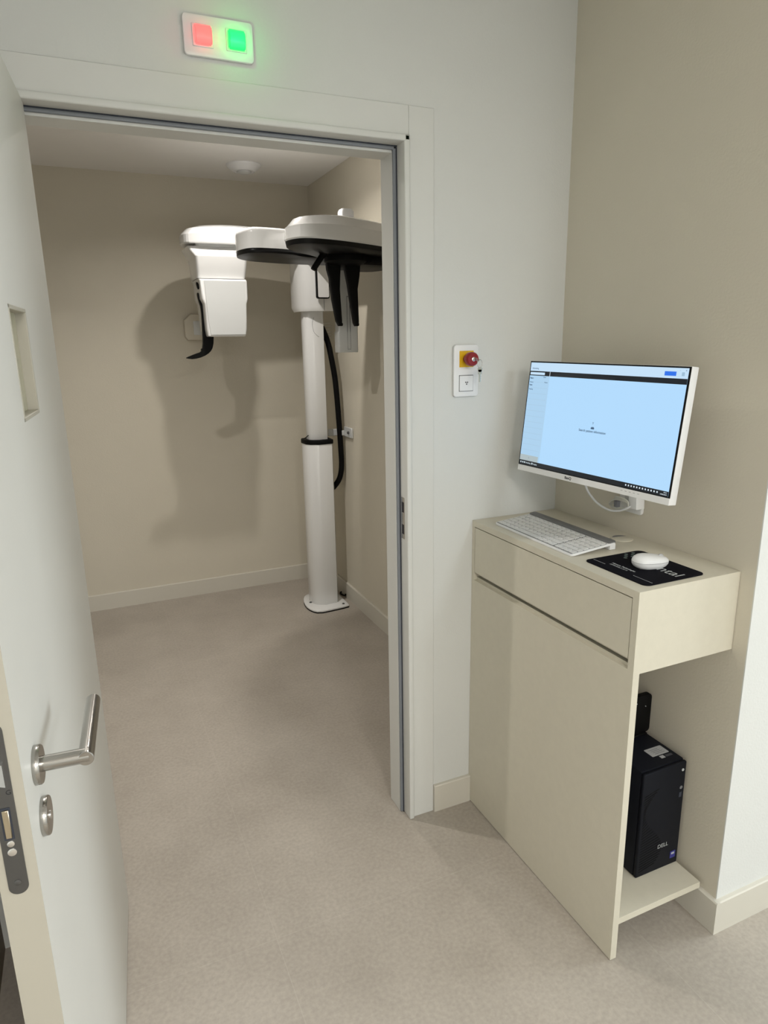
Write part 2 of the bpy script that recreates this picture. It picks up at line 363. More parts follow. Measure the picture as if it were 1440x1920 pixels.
def drawer(b):
    prism(b, [(-D+.001, HT-.0216), (-D+.001, .850), (-D+.013, .8395), (-D+.019, .8395), (-D+.019, HT-.0216)], -L+.0216, -.0170, 'y')
obj('drawer', drawer, M['desk'], dk)
obj('front_panel', lambda b: (box(b, -D, -L, 0.003, -D+.019, -.001, HD), box(b, -D, -L+.019, HD, -D+.012, -.0145, HD+.008)), M['desk'], dk)
obj('shelf', lambda b: box(b, -D+.019, -L+.001, .107, -.0145, -.001, .126, .0005, 1), M['desk'], dk)
gr = obj('cable_grommet', lambda b: lathe(b, [(.031, 0), (.031, .0015), (.029, .0025), (.0, .0025)], (-.055, -.372, HT), (0, 0, 1), 36), M['desk'], dk)
sub('grommet_opening', lambda b: prism(b, [(-.055+.026*math.cos(t), -.372+.026*math.sin(t)) for t in [R(a) for a in range(20, 141, 10)]], HT+.0024, HT+.0031, 'z'), M['kb_bar'], gr, dk, 'dark cable opening')

# ================================================================ monitor
C0 = Vector((-.18160, -.36793, 1.34773)); X3 = Vector((.092108, -.995713, -.008443)); Z3 = Vector((.107052, .001472, .994252)); Y3 = Z3.cross(X3)
mo = thing('computer_monitor', 'white flat monitor with a pale blue screen, mounted on the wall above the desk', 'monitor', C0)
mo.rotation_euler = Matrix((X3, Y3, Z3)).transposed().to_euler(); mo['_o'] = [0, 0, 0]
MW, MH = .27, .1609
def cas(b):
    box(b, -MW, .0015, -MH, MW, .026, MH, .0015, 2)
    prism(b, rrect(-.19, -.11, .19, .12, .03), .026, .046, 'y', bev=.004)
obj('casing', cas, M['white'], mo, world=False)
obj('bezel', lambda b: box(b, -MW+.0008, -.0002, -MH+.0168, MW-.0008, .0016, MH-.0008), M['black_gloss'], mo, label='thin black bezel', world=False)
chin = obj('chin', lambda b: box(b, -MW, -.0012, -MH, MW, .0016, -MH+.0168, .0005, 1), M['white'], mo, label='white strip under the screen', world=False)
text('maker_mark', 'BenQ', .0105, M['dark_line'], mo, (1, 0, 0), (0, 0, 1), (-.060, -.0013, -MH+.0085), bold=.0002).parent = chin
for i, x in enumerate((.128, .141, .154, .167, .180)):
    sub('button_mark', lambda b: box(b, x-.003, -.0014, -MH+.010, x+.003, -.0011, -MH+.0108), M['grey_ink'], chin, mo, world=False)
ax0, ax1, az0, az1 = -MW+.0045, MW-.0055, -MH+.0195, MH-.0045
scr = obj('screen', lambda b: box(b, ax0, -.0006, az0, ax1, -.0001, az1), M['screen'], mo, label='lit screen showing a pale blue window', world=False)
def srect(n, x0, z0, x1, z1, m, d=.0008, lab=None): return sub(n, lambda b: box(b, x0, -d, z0, x1, -.0004, z1), M[m], scr, mo, lab, False)
SBX = ax0+.083
srect('title_bar', ax0, az1-.024, ax1, az1, 'screen_bar')
srect('side_panel', ax0, az0+.0125, SBX, az1-.037, 'screen_side')
srect('menu_bar', SBX, az1-.037, ax1, az1-.024, 'screen_dark')
srect('search_bar', ax0, az1-.037, SBX, az1-.024, 'screen_dark')
srect('search_field', ax0+.002, az1-.0345, ax0+.062, az1-.0275, 'screen_bar', .001)
srect('divider', SBX-.001, az1-.037, SBX+.0006, az1-.024, 'screen_lite', .001)
srect('task_bar', ax0, az0, ax1, az0+.0125, 'screen_dark')
srect('page_button', ax0, az0+.0125, ax0+.077, az0+.029, 'screen_box', .001)
srect('blue_button', ax1-.064, az1-.0185, ax1-.032, az1-.0085, 'screen_blue', .001)
srect('profile_icon', ax1-.017, az1-.018, ax1-.0095, az1-.0095, 'screen_line', .001)
for k in range(13): srect('rule', ax0+.002, az1-.055-k*.0165, SBX-.004, az1-.0555-k*.0165, 'screen_line', .001)
def st(s, size, x, z, m='screen_text', bold=0, al='LEFT'):
    text('writing', s, size, M[m], mo, (1, 0, 0), (0, 0, 1), (x, -.0011, z), align=al, depth=.0001, bold=bold).parent = scr
st('Scheduling', .0062, ax0+.008, az1-.0165); st('x', .006, ax1-.006, az1-.005, al='CENTER'); st('-', .006, ax1-.022, az1-.005, al='CENTER')
st('Date', .0055, ax0+.058, az1-.0405); st('Name', .006, ax0+.003, az1-.0445, bold=.0002)
st('Patient', .0055, ax0+.003, az1-.056); st('Room', .0052, ax0+.065, az1-.055)
st('Exam', .0055, ax0+.003, az1-.064, bold=.0002); st('Imaging', .0055, ax0+.003, az1-.076)
st('1', .007, ax0+.038, az0+.021, al='CENTER')
st('Y', .009, .003, .005, al='CENTER')
st('ddb', .0075, .003, -.0075, bold=.0006, al='CENTER')
st('Search patient information', .0088, .003, -.0165, bold=.0001, al='CENTER')
for i, x in enumerate((.004, .0125, .020)): srect('task_icon', ax0+x, az0+.004, ax0+x+.004, az0+.0085, 'screen_lite', .001)
st('Scheduling', .0052, ax0+.027, az0+.006, 'screen_lite'); srect('task_icon', ax0+.053, az0+.004, ax0+.057, az0+.009, 'screen_lite', .001); st('Imaging', .0052, ax0+.060, az0+.006, 'screen_lite')
for i in range(12): srect('tray_icon', ax1-.128+i*.0086, az0+.0045, ax1-.1245+i*.0086, az0+.0085, 'screen_lite', .001)
st('09:41', .0042, ax1-.004, az0+.0088, 'screen_lite', al='RIGHT'); st('12/06/2024', .0042, ax1-.004, az0+.0038, 'screen_lite', al='RIGHT')
def arm(b):
    box(b, -.05, .046, -.05, .05, .056, .05, .003, 1); box(b, -.02, .056, -.02, .02, .12, .02, .003, 1); box(b, -.05, .12, -.05, .05, .135, .05, .003, 1)
obj('wall_mount', arm, M['black'], mo, world=False)

# wall outlet, plug and the white cable below the monitor
ou = thing('wall_outlet', 'white square wall outlet half hidden below the monitor', 'outlet', (0, -.348, 1.13))
obj('outlet_plate', lambda b: prism(b, rrect(-.392, 1.085, -.305, 1.172, .008), -.010, -.0005, 'x', bev=.002), M['white'], ou)
obj('outlet_socket', lambda b: lathe(b, [(.021, 0), (.021, .0015), (.018, .0015)], (-.0105, -.348, 1.130), (-1, 0, 0), 28), M['light_grey'], ou)
cb = thing('power_cable', 'white cable looping from the monitor down to the wall outlet', 'cable', (-.06, -.3, 1.13))
obj('cord', lambda b: tube(b, [(-.115, -.262, 1.20), (-.095, -.250, 1.165), (-.085, -.258, 1.135), (-.075, -.285, 1.108), (-.065, -.322, 1.094), (-.055, -.355, 1.097), (-.045, -.378, 1.110), (-.030, -.386, 1.122)], .0032, 10), M['cable_white'], cb)
obj('plug', lambda b: prism(b, [(-.372, 1.106), (-.404, 1.108), (-.402, 1.150), (-.372, 1.150)], -.042, -.0105, 'x', bev=.003), M['white'], cb)
def tie(b):
    for k in range(4):
        tube(b, [(-.05+.004*k, -.310-.004*k, 1.112), (-.052, -.335, 1.125+.003*k), (-.045, -.372, 1.122+.002*k), (-.046, -.372, 1.102+.002*k), (-.052, -.335, 1.097+.002*k), (-.05, -.312, 1.104)], .0022, 8, True)
obj('cord_bundle', tie, M['clear'], cb, label='bundled clear coil of spare cord')
obj('cord_clip', lambda b: box(b, -.062, -.350, 1.106, -.048, -.338, 1.124, .001, 1), M['grey_ink'], cb, label='grey clip on the cord')

# ================================================================ keyboard
kb = thing('keyboard', 'white compact keyboard with a grey rear bar, lying at the back left of the desk', 'keyboard', (-.2875, -.258, HT))
kb.rotation_euler = (0, 0, R(-90.5)); kb['_o'] = [0, 0, 0]     # local x = reading direction, local y = towards the wall
KW, KD, K0, K1 = .183, .150, .006, .021                        # half width, depth, front and rear height
def kz(y): return K0+(K1-K0)*y/KD
def kbase(b):
    prof = rrect(-KW, 0, KW, KD, .010)
    ring_loft(b, [[(x, y, max(.0005, kz(y)-.0055)) for x, y in prof], [(x, y, kz(y)-.0008) for x, y in prof], [(x*.997, .0006+y*.996, kz(y)) for x, y in prof]])
obj('base', kbase, M['white'], kb, world=False)
obj('key_bed', lambda b: ring_loft(b, [[(x, y, kz(y)+h) for x, y in rrect(-KW+.004, .004, KW-.004, .121, .003)] for h in (-.001, .0004)]), M['kb_base'], kb, label='grey bed between the keys', world=False)
def kbar(b):
    prof = rrect(-KW+.0005, .1245, KW-.0005, KD, .008)
    ring_loft(b, [[(x, y, kz(y)-.002) for x, y in prof], [(x, y, kz(y)+.0022) for x, y in prof], [(x*.998, .137+(y-.137)*.9, kz(y)+.003) for x, y in prof]])
obj('rear_bar', kbar, M['kb_bar'], kb, label='dark grey bar along the back', world=False)
for s in (-1, 1): obj('foot', lambda b: box(b, s*.172-.010, .128, .0002, s*.172+.010, KD-.002, .017, .002, 2), M['white'], kb, world=False)
rows = [(13, ['esc']+['F%d' % i for i in range(1, 13)]), (14, list('²&é"\'(-è_çà)=')+['<']), (14, ['T']+list('azertyuiop^$')+['*']),
        (13, ['C']+list('qsdfghjklmù')+['#']), (13, ['^']+list('<wxcvbn,;:!')+['^']), (8, ['Ctrl', 'fn', 'win', 'Alt', '', 'Alt', 'fn', 'Ctrl'])]
mainw = 2*KW-.010-.082
rh = .0188; nk = 0
KM = {}
def add_key(cx, cy_, w, ch):
    """a key cap as one mesh, its legend as printed geometry in the same mesh"""
    bm = bmesh.new(); h = rh-.0026; prof = rrect(-w/2, -h/2, w/2, h/2, .0022, 3)
    ring_loft(bm, [[(x, y, 0) for x, y in prof], [(x, y, .0013) for x, y in prof], [(x*.95, y*.93, .0019) for x, y in prof]])
    if ch:
        t = text_mesh(ch, .0062 if len(ch) == 1 else .0042, depth=.00004)
        t.transform(Matrix.Translation((-w*.12 if len(ch) == 1 else 0, .001, .00195))); n0 = len(bm.faces); bm.from_mesh(t); bm.faces.ensure_lookup_table()
        for f in bm.faces[n0:]: f.material_index = 1
    me = bpy.data.meshes.new('key'); bm.to_mesh(me); bm.free(); me.materials.append(M['key']); me.materials.append(M['grey_ink'])
    o = bpy.data.objects.new('key', me); COL.objects.link(o); o.parent = kb; o.location = (cx, cy_, kz(cy_)+.0003); o.rotation_euler = (math.atan((K1-K0)/KD), 0, 0)
for ri, (n, ks) in enumerate(rows):
    y = .121-rh*(ri+.5)-.002
    ws = [1]*n
    if ri == 2: ws[0] = 1.5; 
    if ri == 3: ws[0] = 1.75; ws[-1] = 1.25
    if ri == 4: ws[0] = 1.25; ws[-1] = 2.2
    if ri == 5: ws = [1.3, 1, 1, 1.2, 5.6, 1.2, 1, 1.3]
    u = mainw/sum(ws); x = -KW+.005
    for w, ch in zip(ws, ks):
        add_key(x+w*u/2, y, w*u-.0026, ch); x += w*u; nk += 1
    pad = {0: ['P', 'S', '/', '*'], 1: ['7', '8', '9', '-'], 2: ['4', '5', '6', '+'], 3: ['1', '2', '3', '.'], 4: ['0', '^', '.', 'E'], 5: ['<', 'v', '>', 'E']}[ri]
    for i, ch in enumerate(pad):
        if nk >= 99: break
        add_key(KW-.0845+.0022+.0197*(i+.5), y, .0172, ch); nk += 1

# ================================================================ mouse pad and mouse
mp_ = thing('mouse_pad', 'black printed mouse pad on the front right of the desk', 'mouse pad', (-.186, -.586, HT))
obj('pad', lambda b: prism(b, rrect(-.281, -.692, -.093, -.480, .016, 8), HT+.0002, HT+.0022, 'z'), M['pad'], mp_)
zt = HT+.0023
def pt(s, size, x, y, m='pad_ink', al='LEFT', bold=0):
    text('print', s, size, M[m], mp_, (0, -1, 0), (1, 0, 0), (x+.186, y+.586, zt-HT), align=al, depth=.0001, bold=bold)
pt('dental', .045, -.160, -.568, bold=-.0001)
pt('Numero Technologies', .0085, -.232, -.530, bold=.0002); pt('APPAREILS 24 H', .0085, -.243, -.533)
def hexes(b):
    for i, (x, y) in enumerate([(-.152, -.492), (-.140, -.503), (-.163, -.503), (-.128, -.492), (-.151, -.514), (-.175, -.514), (-.139, -.525)]):
        prism(b, [(x+.0052*math.cos(R(a)), y+.0052*math.sin(R(a))) for a in range(0, 360, 60)], zt-.0001, zt+.0001)
obj('hexagon_print', hexes, M['pad_ink_dim'], mp_, label='cluster of pale green hexagons')
def dots(b):
    for y0, y1 in ((-.487, -.530), (-.625, -.686)):
        n = int(abs(y1-y0)/.0042)
        for i in range(n):
            y = y0+(y1-y0)*i/n; box(b, -.2555, y, zt-.0001, -.2535, y-.0022, zt+.0001)
obj('dotted_print', dots, M['pad_ink'], mp_, label='dotted pale line along the edge')
ms = thing('computer_mouse', 'white wireless mouse resting on the black mouse pad', 'mouse', (-.170, -.592, HT+.0022))
ms.rotation_euler = (0, 0, R(-12)); ms['_o'] = [0, 0, 0]
def msec(scale, z, dz=0):
    out = []
    for i in range(40):
        t = 2*math.pi*i/40; x = math.copysign(abs(math.cos(t))**.82, math.cos(t)); y = math.copysign(abs(math.sin(t))**.86, math.sin(t))
        w = .0285*(1-.10*x); out.append((x*.0465*scale, y*w*scale, z+dz*(x*.5)))
    return out
msb = obj('shell', lambda b: ring_loft(b, [msec(.80, 0), msec(.90, .003), msec(.985, .009, -.001), msec(1.0, .0145, -.002)]), M['white'], ms, world=False)
obj('seam', lambda b: ring_loft(b, [msec(.995, .0144, -.002), msec(.995, .0154, -.002)]), M['grey_ink'], ms, label='dark seam line', world=False)
obj('top_cover', lambda b: ring_loft(b, [msec(1.0, .0153, -.002), msec(.97, .0195, -.003), msec(.90, .0235, -.005), msec(.76, .0272, -.006), msec(.55, .0295, -.006), msec(.3, .0306, -.004), msec(.08, .031, -.001)]), M['white'], ms, world=False)
obj('scroll_wheel', lambda b: lathe(b, [(.006, -.0028), (.0085, -.0015), (.0085, .0015), (.006, .0028)], (.027, 0, .0215), (0, 1, 0), 24), M['sticker'], ms, world=False)

# ================================================================ computer tower with antenna
pc = thing('computer_tower', 'black computer tower standing on the low shelf inside the desk', 'computer', (-.09, -.48, .126))
px0, px1, py0, py1, pz0, pz1 = -.168, -.016, -.632, -.34, .126, .455
obj('case', lambda b: box(b, px0, py0+.012, pz0+.002, px1, py1, pz1, .004, 2), M['tower'], pc)
fp = obj('front_grille', lambda b: box(b, px0, py0, pz0+.002, px1, py0+.0115, pz1-.002, .004, 3), M['tower'], pc)
def gril(b):
    for k in range(30):
        z = pz0+.018+k*.0082
        if z < pz1-.05: 
            x1 = px0+.050+.035*math.sin(k*.21+.4)
            ring_loft(b, [[(px0+.008, py0-.0006, z), (px0+.008, py0-.0006, z+.0022), (px0+.008, py0+.001, z+.0022), (px0+.008, py0+.001, z)], [(x1, py0-.0006, z+.012), (x1, py0-.0006, z+.0142), (x1, py0+.001, z+.0142), (x1, py0+.001, z+.012)]])
sub('slanted_ribs', gril, M['black'], fp, pc, 'slanted ribs on the front')
t = text('maker_mark', 'DELL', .0175, M['pad_ink'], pc, (1, 0, 0), (0, 0, 1), (-.078+.09, py0-.0006+.48, .205-.126), bold=-.0001); t.parent = fp
sub('sticker', lambda b: box(b, -.046, py0-.0006, .150, -.027, py0, .172), M['blue_sticker'], fp, pc, 'small blue sticker')
sub('sticker_print', lambda b: box(b, -.042, py0-.0009, .162, -.031, py0-.0005, .168), M['pad_ink'], fp, pc)
sub('power_button', lambda b: cyl(b, (-.030, py0+.002, .430), (-.030, py0-.0015, .430), .004, 16), M['pad_ink'], fp, pc, 'small lit power button')
sub('audio_port', lambda b: cyl(b, (-.030, py0+.002, .375), (-.030, py0-.001, .375), .005, 16), M['grey_ink'], fp, pc)
sub('usb_port', lambda b: box(b, -.035, py0-.0008, .345, -.026, py0, .360), M['gasket_dark'], fp, pc)
sl = obj('paper_label', lambda b: prism(b, rrect(-.090, -.582, -.030, -.548, .003), pz1-.0002, pz1+.0004, 'z'), M['sticker'], pc, label='grey paper label on top')
for k in range(4): sub('label_line', lambda b: box(b, -.080+.002*k, -.556-.006*k, pz1+.0004, -.048+.003*k, -.5568-.006*k, pz1+.0006), M['dark_line'], sl, pc)
obj('barcode_label', lambda b: box(b, -.072, -.597, pz1-.0002, -.058, -.586, pz1+.0003), M['sticker'], pc)
def slab_txt(b):
    for k in range(3): box(b, -.054, -.5885-.003*k, pz1-.0002, -.030, -.5893-.003*k, pz1+.0003)
obj('label_print', slab_txt, M['grey_ink'], pc)
an = thing('wifi_antenna', 'flat black antenna standing upright on the computer tower', 'antenna', (-.055, -.47, pz1))
obj('body', lambda b: prism(b, rrect(-.105, pz1+.004, -.006, .580, .012), -.485, -.468, 'y', bev=.003), M['black'], an)
obj('foot', lambda b: box(b, -.090, -.492, pz1+.0002, -.020, -.460, pz1+.006, .002, 1), M['black'], an)
for x, z in ((-.030, .545), (-.064, .560)): obj('screw', lambda b: cyl(b, (x, -.487, z), (x, -.4845, z), .0014, 10), M['pad_ink'], an)
obj('lead', lambda b: tube(b, [(-.06, -.472, pz1+.006), (-.10, -.45, pz1+.008), (-.12, -.40, pz1+.005), (-.11, -.345, pz1+.004)], .0025, 8), M['black'], an)

# ================================================================ emergency stop plate with switch, and the key
es = thing('emergency_stop_plate', 'white wall plate with a red emergency button above a switch, between door and monitor', 'switch plate', (-.3555, 0, 1.4825))
def ep(b):
    prism(b, rrect(-.3975, 1.408, -.3135, 1.559, .009), -.0105, -.0005, 'y', bev=.0025)
obj('plate', ep, M['white'], es)
yl = obj('yellow_label', lambda b: box(b, -.3795, -.0125, 1.4945, -.3325, -.0100, 1.5415), M['yellow'], es, label='yellow square behind the button')
bt = obj('stop_button', lambda b: lathe(b, [(.012, 0), (.012, .012), (.0195, .018), (.0205, .024), (.0200, .034), (.0175, .0375), (.0, .038)], (-.356, -.0125, 1.518), (0, -1, 0), 36), M['red'], es, label='red mushroom button')
sub('key_lock', lambda b: lathe(b, [(.0062, 0), (.0062, .0025), (.0052, .0032), (.0, .0032)], (-.356, -.0502, 1.518), (0, -1, 0), 24), M['steel_light'], bt, es, 'round steel key lock')
sub('key_slot', lambda b: box(b, -.3572, -.0538, 1.5140, -.3548, -.0533, 1.5220), M['dark_line'], bt, es)
rk = obj('rocker_switch', lambda b: box(b, -.3790, -.0130, 1.4250, -.3330, -.0100, 1.4700, .001, 1), M['white'], es)
def gap(b):
    box(b, -.3802, -.0109, 1.4236, -.3318, -.0103, 1.4714)
sub('switch_gap', gap, M['gasket_dark'], rk, es, 'dark gap around the switch')
def trefoil(b):
    for a in (90-60, 90+60, 270):
        prism(b, [(-.3555+.0009*math.cos(R(a-30)), 1.4485+.0009*math.sin(R(a-30))), (-.3555+.0052*math.cos(R(a-26)), 1.4485+.0052*math.sin(R(a-26))), (-.3555+.0056*math.cos(R(a)), 1.4485+.0056*math.sin(R(a))), (-.3555+.0052*math.cos(R(a+26)), 1.4485+.0052*math.sin(R(a+26))), (-.3555+.0009*math.cos(R(a+30)), 1.4485+.0009*math.sin(R(a+30)))], -.0134, -.0129, 'y')
sub('fan_symbol', trefoil, M['dark_line'], rk, es, 'small black three bladed symbol')
ky = thing('key_ring', 'small metal keys hanging on a ring from the red button', 'keys', (-.338, -.055, 1.50))
def keyf(x0, y0, tilt, flat):
    def f(b):
        cyl(b, (x0, y0-.0008, 1.488), (x0, y0+.0008, 1.488), .0072, 20)
        box(b, x0-.0055, y0-.0008, 1.475, x0+.0055, y0+.0008, 1.488); box(b, x0-.0020, y0-.0007, 1.452, x0+.0016, y0+.0007, 1.476)
        for k in range(3): box(b, x0+.0016, y0-.0007, 1.454+.006*k, x0+.0028, y0+.0007, 1.457+.006*k)
    return f
obj('ring', lambda b: tube(b, [(-.338+.0105*math.cos(R(a)), -.056+.004*math.cos(R(a)), 1.505+.0115*math.sin(R(a))) for a in range(0, 360, 30)], .0008, 8, True, 2), M['steel_light'], ky)
obj('key', keyf(-.3375, -.0565, 0, 0), M['brass'], ky); obj('key', keyf(-.3340, -.0525, 0, 0), M['steel_light'], ky)
obj('inserted_key', lambda b: (box(b, -.3568, -.0640, 1.5165, -.3552, -.0530, 1.5195), cyl(b, (-.3568, -.066, 1.518), (-.3552, -.066, 1.518), .0045, 16)), M['steel_light'], ky, label='key turned in the lock')
obj('link', lambda b: tube(b, [(-.356, -.068, 1.5165), (-.350, -.066, 1.511), (-.344, -.060, 1.513), (-.339, -.057, 1.5165)], .0008, 6), M['steel_light'], ky)

# ================================================================ red and green signal lights above the door
sg = thing('signal_light_plate', 'white wall plate with a red and a green signal lamp above the doorway', 'signal light', (-1.024, 0, 2.253))
obj('plate', lambda b: prism(b, rrect(-1.104, 2.2115, -.944, 2.2955, .009), -.0105, -.0005, 'y', bev=.0025), M['white'], sg)
for cx, m_, lab in ((-1.061, 'red_lamp', 'glowing red lamp'), (-.9845, 'green_lamp', 'glowing green lamp')):
    fr_ = obj('lamp_frame', lambda b: box(b, cx-.0235, -.0125, 2.2305, cx+.0235, -.0100, 2.2765, .0008, 1), M['white'], sg)
    def lens(b):
        pr = [(-.0125, -.0205), (-.0190, -.0195), (-.0235, -.0150), (-.0255, -.004), (-.0255, .008), (-.0225, .0165), (-.0175, .0205), (-.0125, .0215)]
        ring_loft(b, [[(x, y, 2.2532+z) for y, z in pr] for x in (cx-.0195, cx-.0170, cx+.0170, cx+.0195)])
        bmesh.ops.bevel(b, geom=[e for e in b.edges if e.calc_face_angle(0) > R(60)], offset=.003, segments=3, affect='EDGES')
    sub('lens', lens, M[m_], fr_, sg, lab)
    pl = bpy.data.lights.new('lamp_glow', 'POINT'); pl.energy = .10 if m_ == 'green_lamp' else .03; pl.shadow_soft_size = .012
    pl.color = (.02, 1, .13) if m_ == 'green_lamp' else (1, .12, .10)
    po = bpy.data.objects.new('lamp_glow', pl); COL.objects.link(po); po.location = (cx, -.055, 2.253)

# ================================================================ ceiling sensor, wall box, wall vent and hook in the x-ray room
sd = thing('ceiling_sensor', 'round white sensor on the ceiling of the x-ray room', 'ceiling sensor', (-.475, 2.12, H))
obj('base', lambda b: lathe(b, [(.092, 0), (.092, .006), (.087, .012), (.060, .032), (.056, .034), (.056, .032)], (-.475, 2.12, H-.0005), (0, 0, -1), 40), M['white'], sd)
obj('sensor_dome', lambda b: lathe(b, [(.040, 0), (.038, .006), (.028, .011), (.0, .013)], (-.475, 2.12, H-.033), (0, 0, -1), 32), M['light_grey'], sd)
wb = thing('wall_box', 'small pale box on the rear wall, partly hidden by the x-ray tube head', 'wall box', (-.745, YB, 1.675))
obj('housing', lambda b: prism(b, [(-.806, 1.62), (-.790, 1.60), (-.70, 1.60), (-.685, 1.615), (-.685, 1.735), (-.70, 1.75), (-.765, 1.75), (-.806, 1.715)], YB-.040, YB-.001, 'y', bev=.012), M['wall'], wb)
obj('cover', lambda b: prism(b, rrect(-.755, 1.63, -.70, 1.71, .006), YB-.045, YB-.038, 'y', bev=.001), M['light_grey'], wb)
vt = thing('wall_vent', 'small slotted vent of thin pale slats behind the column', 'vent', (0, 2.2, 1.645))
for k in range(6): obj('slat', lambda b: box(b, -.006, 2.155, 1.600+.017*k, -.0006, 2.275, 1.602+.017*k), M['white'], vt)
obj('backing', lambda b: box(b, -.0008, 2.150, 1.594, -.0001, 2.280, 1.692), M['wall'], vt)
hk = thing('floor_hook', 'small dark curled cable end on the floor behind the column', 'cable end', (-.03, 2.05, 0))
obj('curl', lambda b: tube(b, [(-.018, 2.085, .012), (-.028, 2.075, .006), (-.022, 2.045, .006), (-.012+.001-.006, 2.020, .010), (-.017, 2.010, .020)], .005, 8), M['black'], hk)

# ================================================================ dental x-ray machine
xr = thing('dental_xray_machine', 'white floor standing dental x-ray machine with black underside in the far room corner', 'x-ray machine', (-.17, 1.98, 0))
plate = smooth_poly([(-.255, 1.826), (-.16, 1.830), (-.062, 1.842), (-.052, 1.852), (-.052, 2.10), (-.07, 2.13), (-.2, 2.14), (-.25, 2.125), (-.285, 2.05), (-.300, 1.95), (-.288, 1.875)], 1)
bp_ = obj('base_plate', lambda b: prism(b, plate, .006, .016, 'z', bev=.002), M['white_gloss'], xr)
sub('rubber_foot', lambda b: prism(b, [(x*1.0-.001, y-.002) for x, y in plate], .0005, .006, 'z'), M['black'], bp_, xr, 'black rubber edge')
for x, y in ((-.258, 1.985), (-.082, 1.875), (-.080, 2.05), (-.22, 2.10)):
    sub('bolt', lambda b: lathe(b, [(.008, 0), (.008, .004), (.005, .005), (.005, .001), (.0, .001)], (x, y, .016), (0, 0, 1), 6), M['steel_dull'], bp_, xr)
def colpoly(s, cx=-.172, cy_=1.985):
    pts = [(-.252, 2.03), (-.248, 1.965), (-.232, 1.935), (-.186, 1.908), (-.106, 1.915), (-.098, 1.925), (-.092, 2.04), (-.10, 2.06), (-.24, 2.06)]
    return [(cx+(x-cx)*s, cy_+(y-cy_)*s) for x, y in pts]
obj('lower_column', lambda b: prism(b, colpoly(1.0), .016, 1.002, 'z', bev=.002), M['white_gloss'], xr)
obj('column_collar', lambda b: prism(b, colpoly(1.05), 1.002, 1.027, 'z', bev=.004), M['black'], xr, label='black collar on the column')
up = [(-.226, 2.02), (-.224, 1.972), (-.210, 1.952), (-.172, 1.938), (-.122, 1.943), (-.118, 1.95), (-.114, 2.03), (-.12, 2.045), (-.218, 2.045)]
uc = obj('upper_column', lambda b: prism(b, up, 1.02, 1.76, 'z', bev=.002), M['white_gloss'], xr)
sub('service_groove', lambda b: tube(b, [(-.172-.006, 1.9385, 1.71), (-.186, 1.9425, 1.675), (-.180, 1.940, 1.635), (-.165, 1.9375, 1.615), (-.150, 1.939, 1.605)], .0008, 6), M['grey_ink'], uc, xr, 'thin curved groove')
carp = [(-.262, 2.06), (-.262, 1.985), (-.245, 1.935), (-.205, 1.893), (-.13, 1.878), (-.06, 1.880), (-.045, 1.90), (-.045, 2.08), (-.26, 2.08)]
ca = obj('carriage', lambda b: (ring_loft(b, [[(-.165+(x+.165)*.90, 1.985+(y-1.985)*.90, 1.742) for x, y in carp], [(x, y, 1.765) for x, y in carp], [(x, y, 2.06) for x, y in carp]])), M['white_gloss'], xr, label='white carriage at the column top')
sub('carriage_seam', lambda b: box(b, -.1355, 1.876, 1.745, -.1340, 1.880, 1.82), M['grey_ink'], ca, xr)
sc_ = obj('control_screen', lambda b: prism(b, rrect(-.184, 1.805, -.112, 1.985, .010), 1.845, 1.868, 'y', bev=.002), M['black'], xr, label='control screen with a black rim')
sub('screen_face', lambda b: prism(b, rrect(-.178, 1.811, -.117, 1.979, .007), 1.842, 1.846, 'y'), M['white_gloss'], sc_, xr, 'pale screen face')
sub('screen_arm', lambda b: box(b, -.16, 1.868, 1.86, -.13, 1.885, 1.92), M['white_gloss'], sc_, xr)
# rear arm carrying the tube head
ap = smooth_poly([(-.868, 1.95), (-.860, 1.875), (-.82, 1.845), (-.62, 1.840), (-.36, 1.858), (-.08, 1.89), (-.05, 1.95), (-.05, 2.07), (-.36, 2.13), (-.66, 2.14), (-.80, 2.11), (-.850, 2.05)], 2)
def armA(b):
    def zz(x): return 2.158-.055*((x+.60)/.5)**2 if x > -.60 else 2.158-.02*((x+.60)/.27)**2
    cx, cy_ = -.46, 1.985
    ins = lambda s, p: (cx+(p[0]-cx)*(1-(1-s)*.5), cy_+(p[1]-cy_)*s)
    R_ = []
    for s, k in ((.985, -1), (1, 0), (1.0, 1), (.97, 2), (.86, 3), (.66, 4), (.3, 5)):
        ring = []
        for p in ap:
            x, y = ins(s, p); zt_ = zz(x)
            z = {-1: 2.062, 0: 2.067, 1: 2.067+(zt_-2.067)*.50, 2: 2.067+(zt_-2.067)*.62, 3: 2.067+(zt_-2.067)*.88, 4: zt_, 5: zt_+.002}[k]
            ring.append((x, y, z))
        R_.append(ring)
    ring_loft(b, R_)
obj('rear_arm', armA, M['white_gloss'], xr, smooth=14, label='white arm reaching left to the tube head')
obj('arm_joint', lambda b: prism(b, rrect(-.80, 1.87, -.56, 2.09, .02), 2.050, 2.064, 'z'), M['light_grey'], xr)
def ring4(x0, x1, y0, y1, z, r=.018): return [(x, y, z) for x, y in rrect(x0, y0, x1, y1, r, 5)]
obj('tube_head_neck', lambda b: ring_loft(b, [ring4(-.840, -.545, 1.880, 2.10, 2.052), ring4(-.836, -.546, 1.876, 2.10, 2.040), ring4(-.814, -.550, 1.842, 2.09, 2.003), ring4(-.812, -.550, 1.842, 2.09, 1.998), ring4(-.806, -.558, 1.872, 2.08, 1.905), ring4(-.804, -.560, 1.874, 2.08, 1.899)]), M['white_gloss'], xr, smooth=18, label='white funnel shaped neck of the tube head')
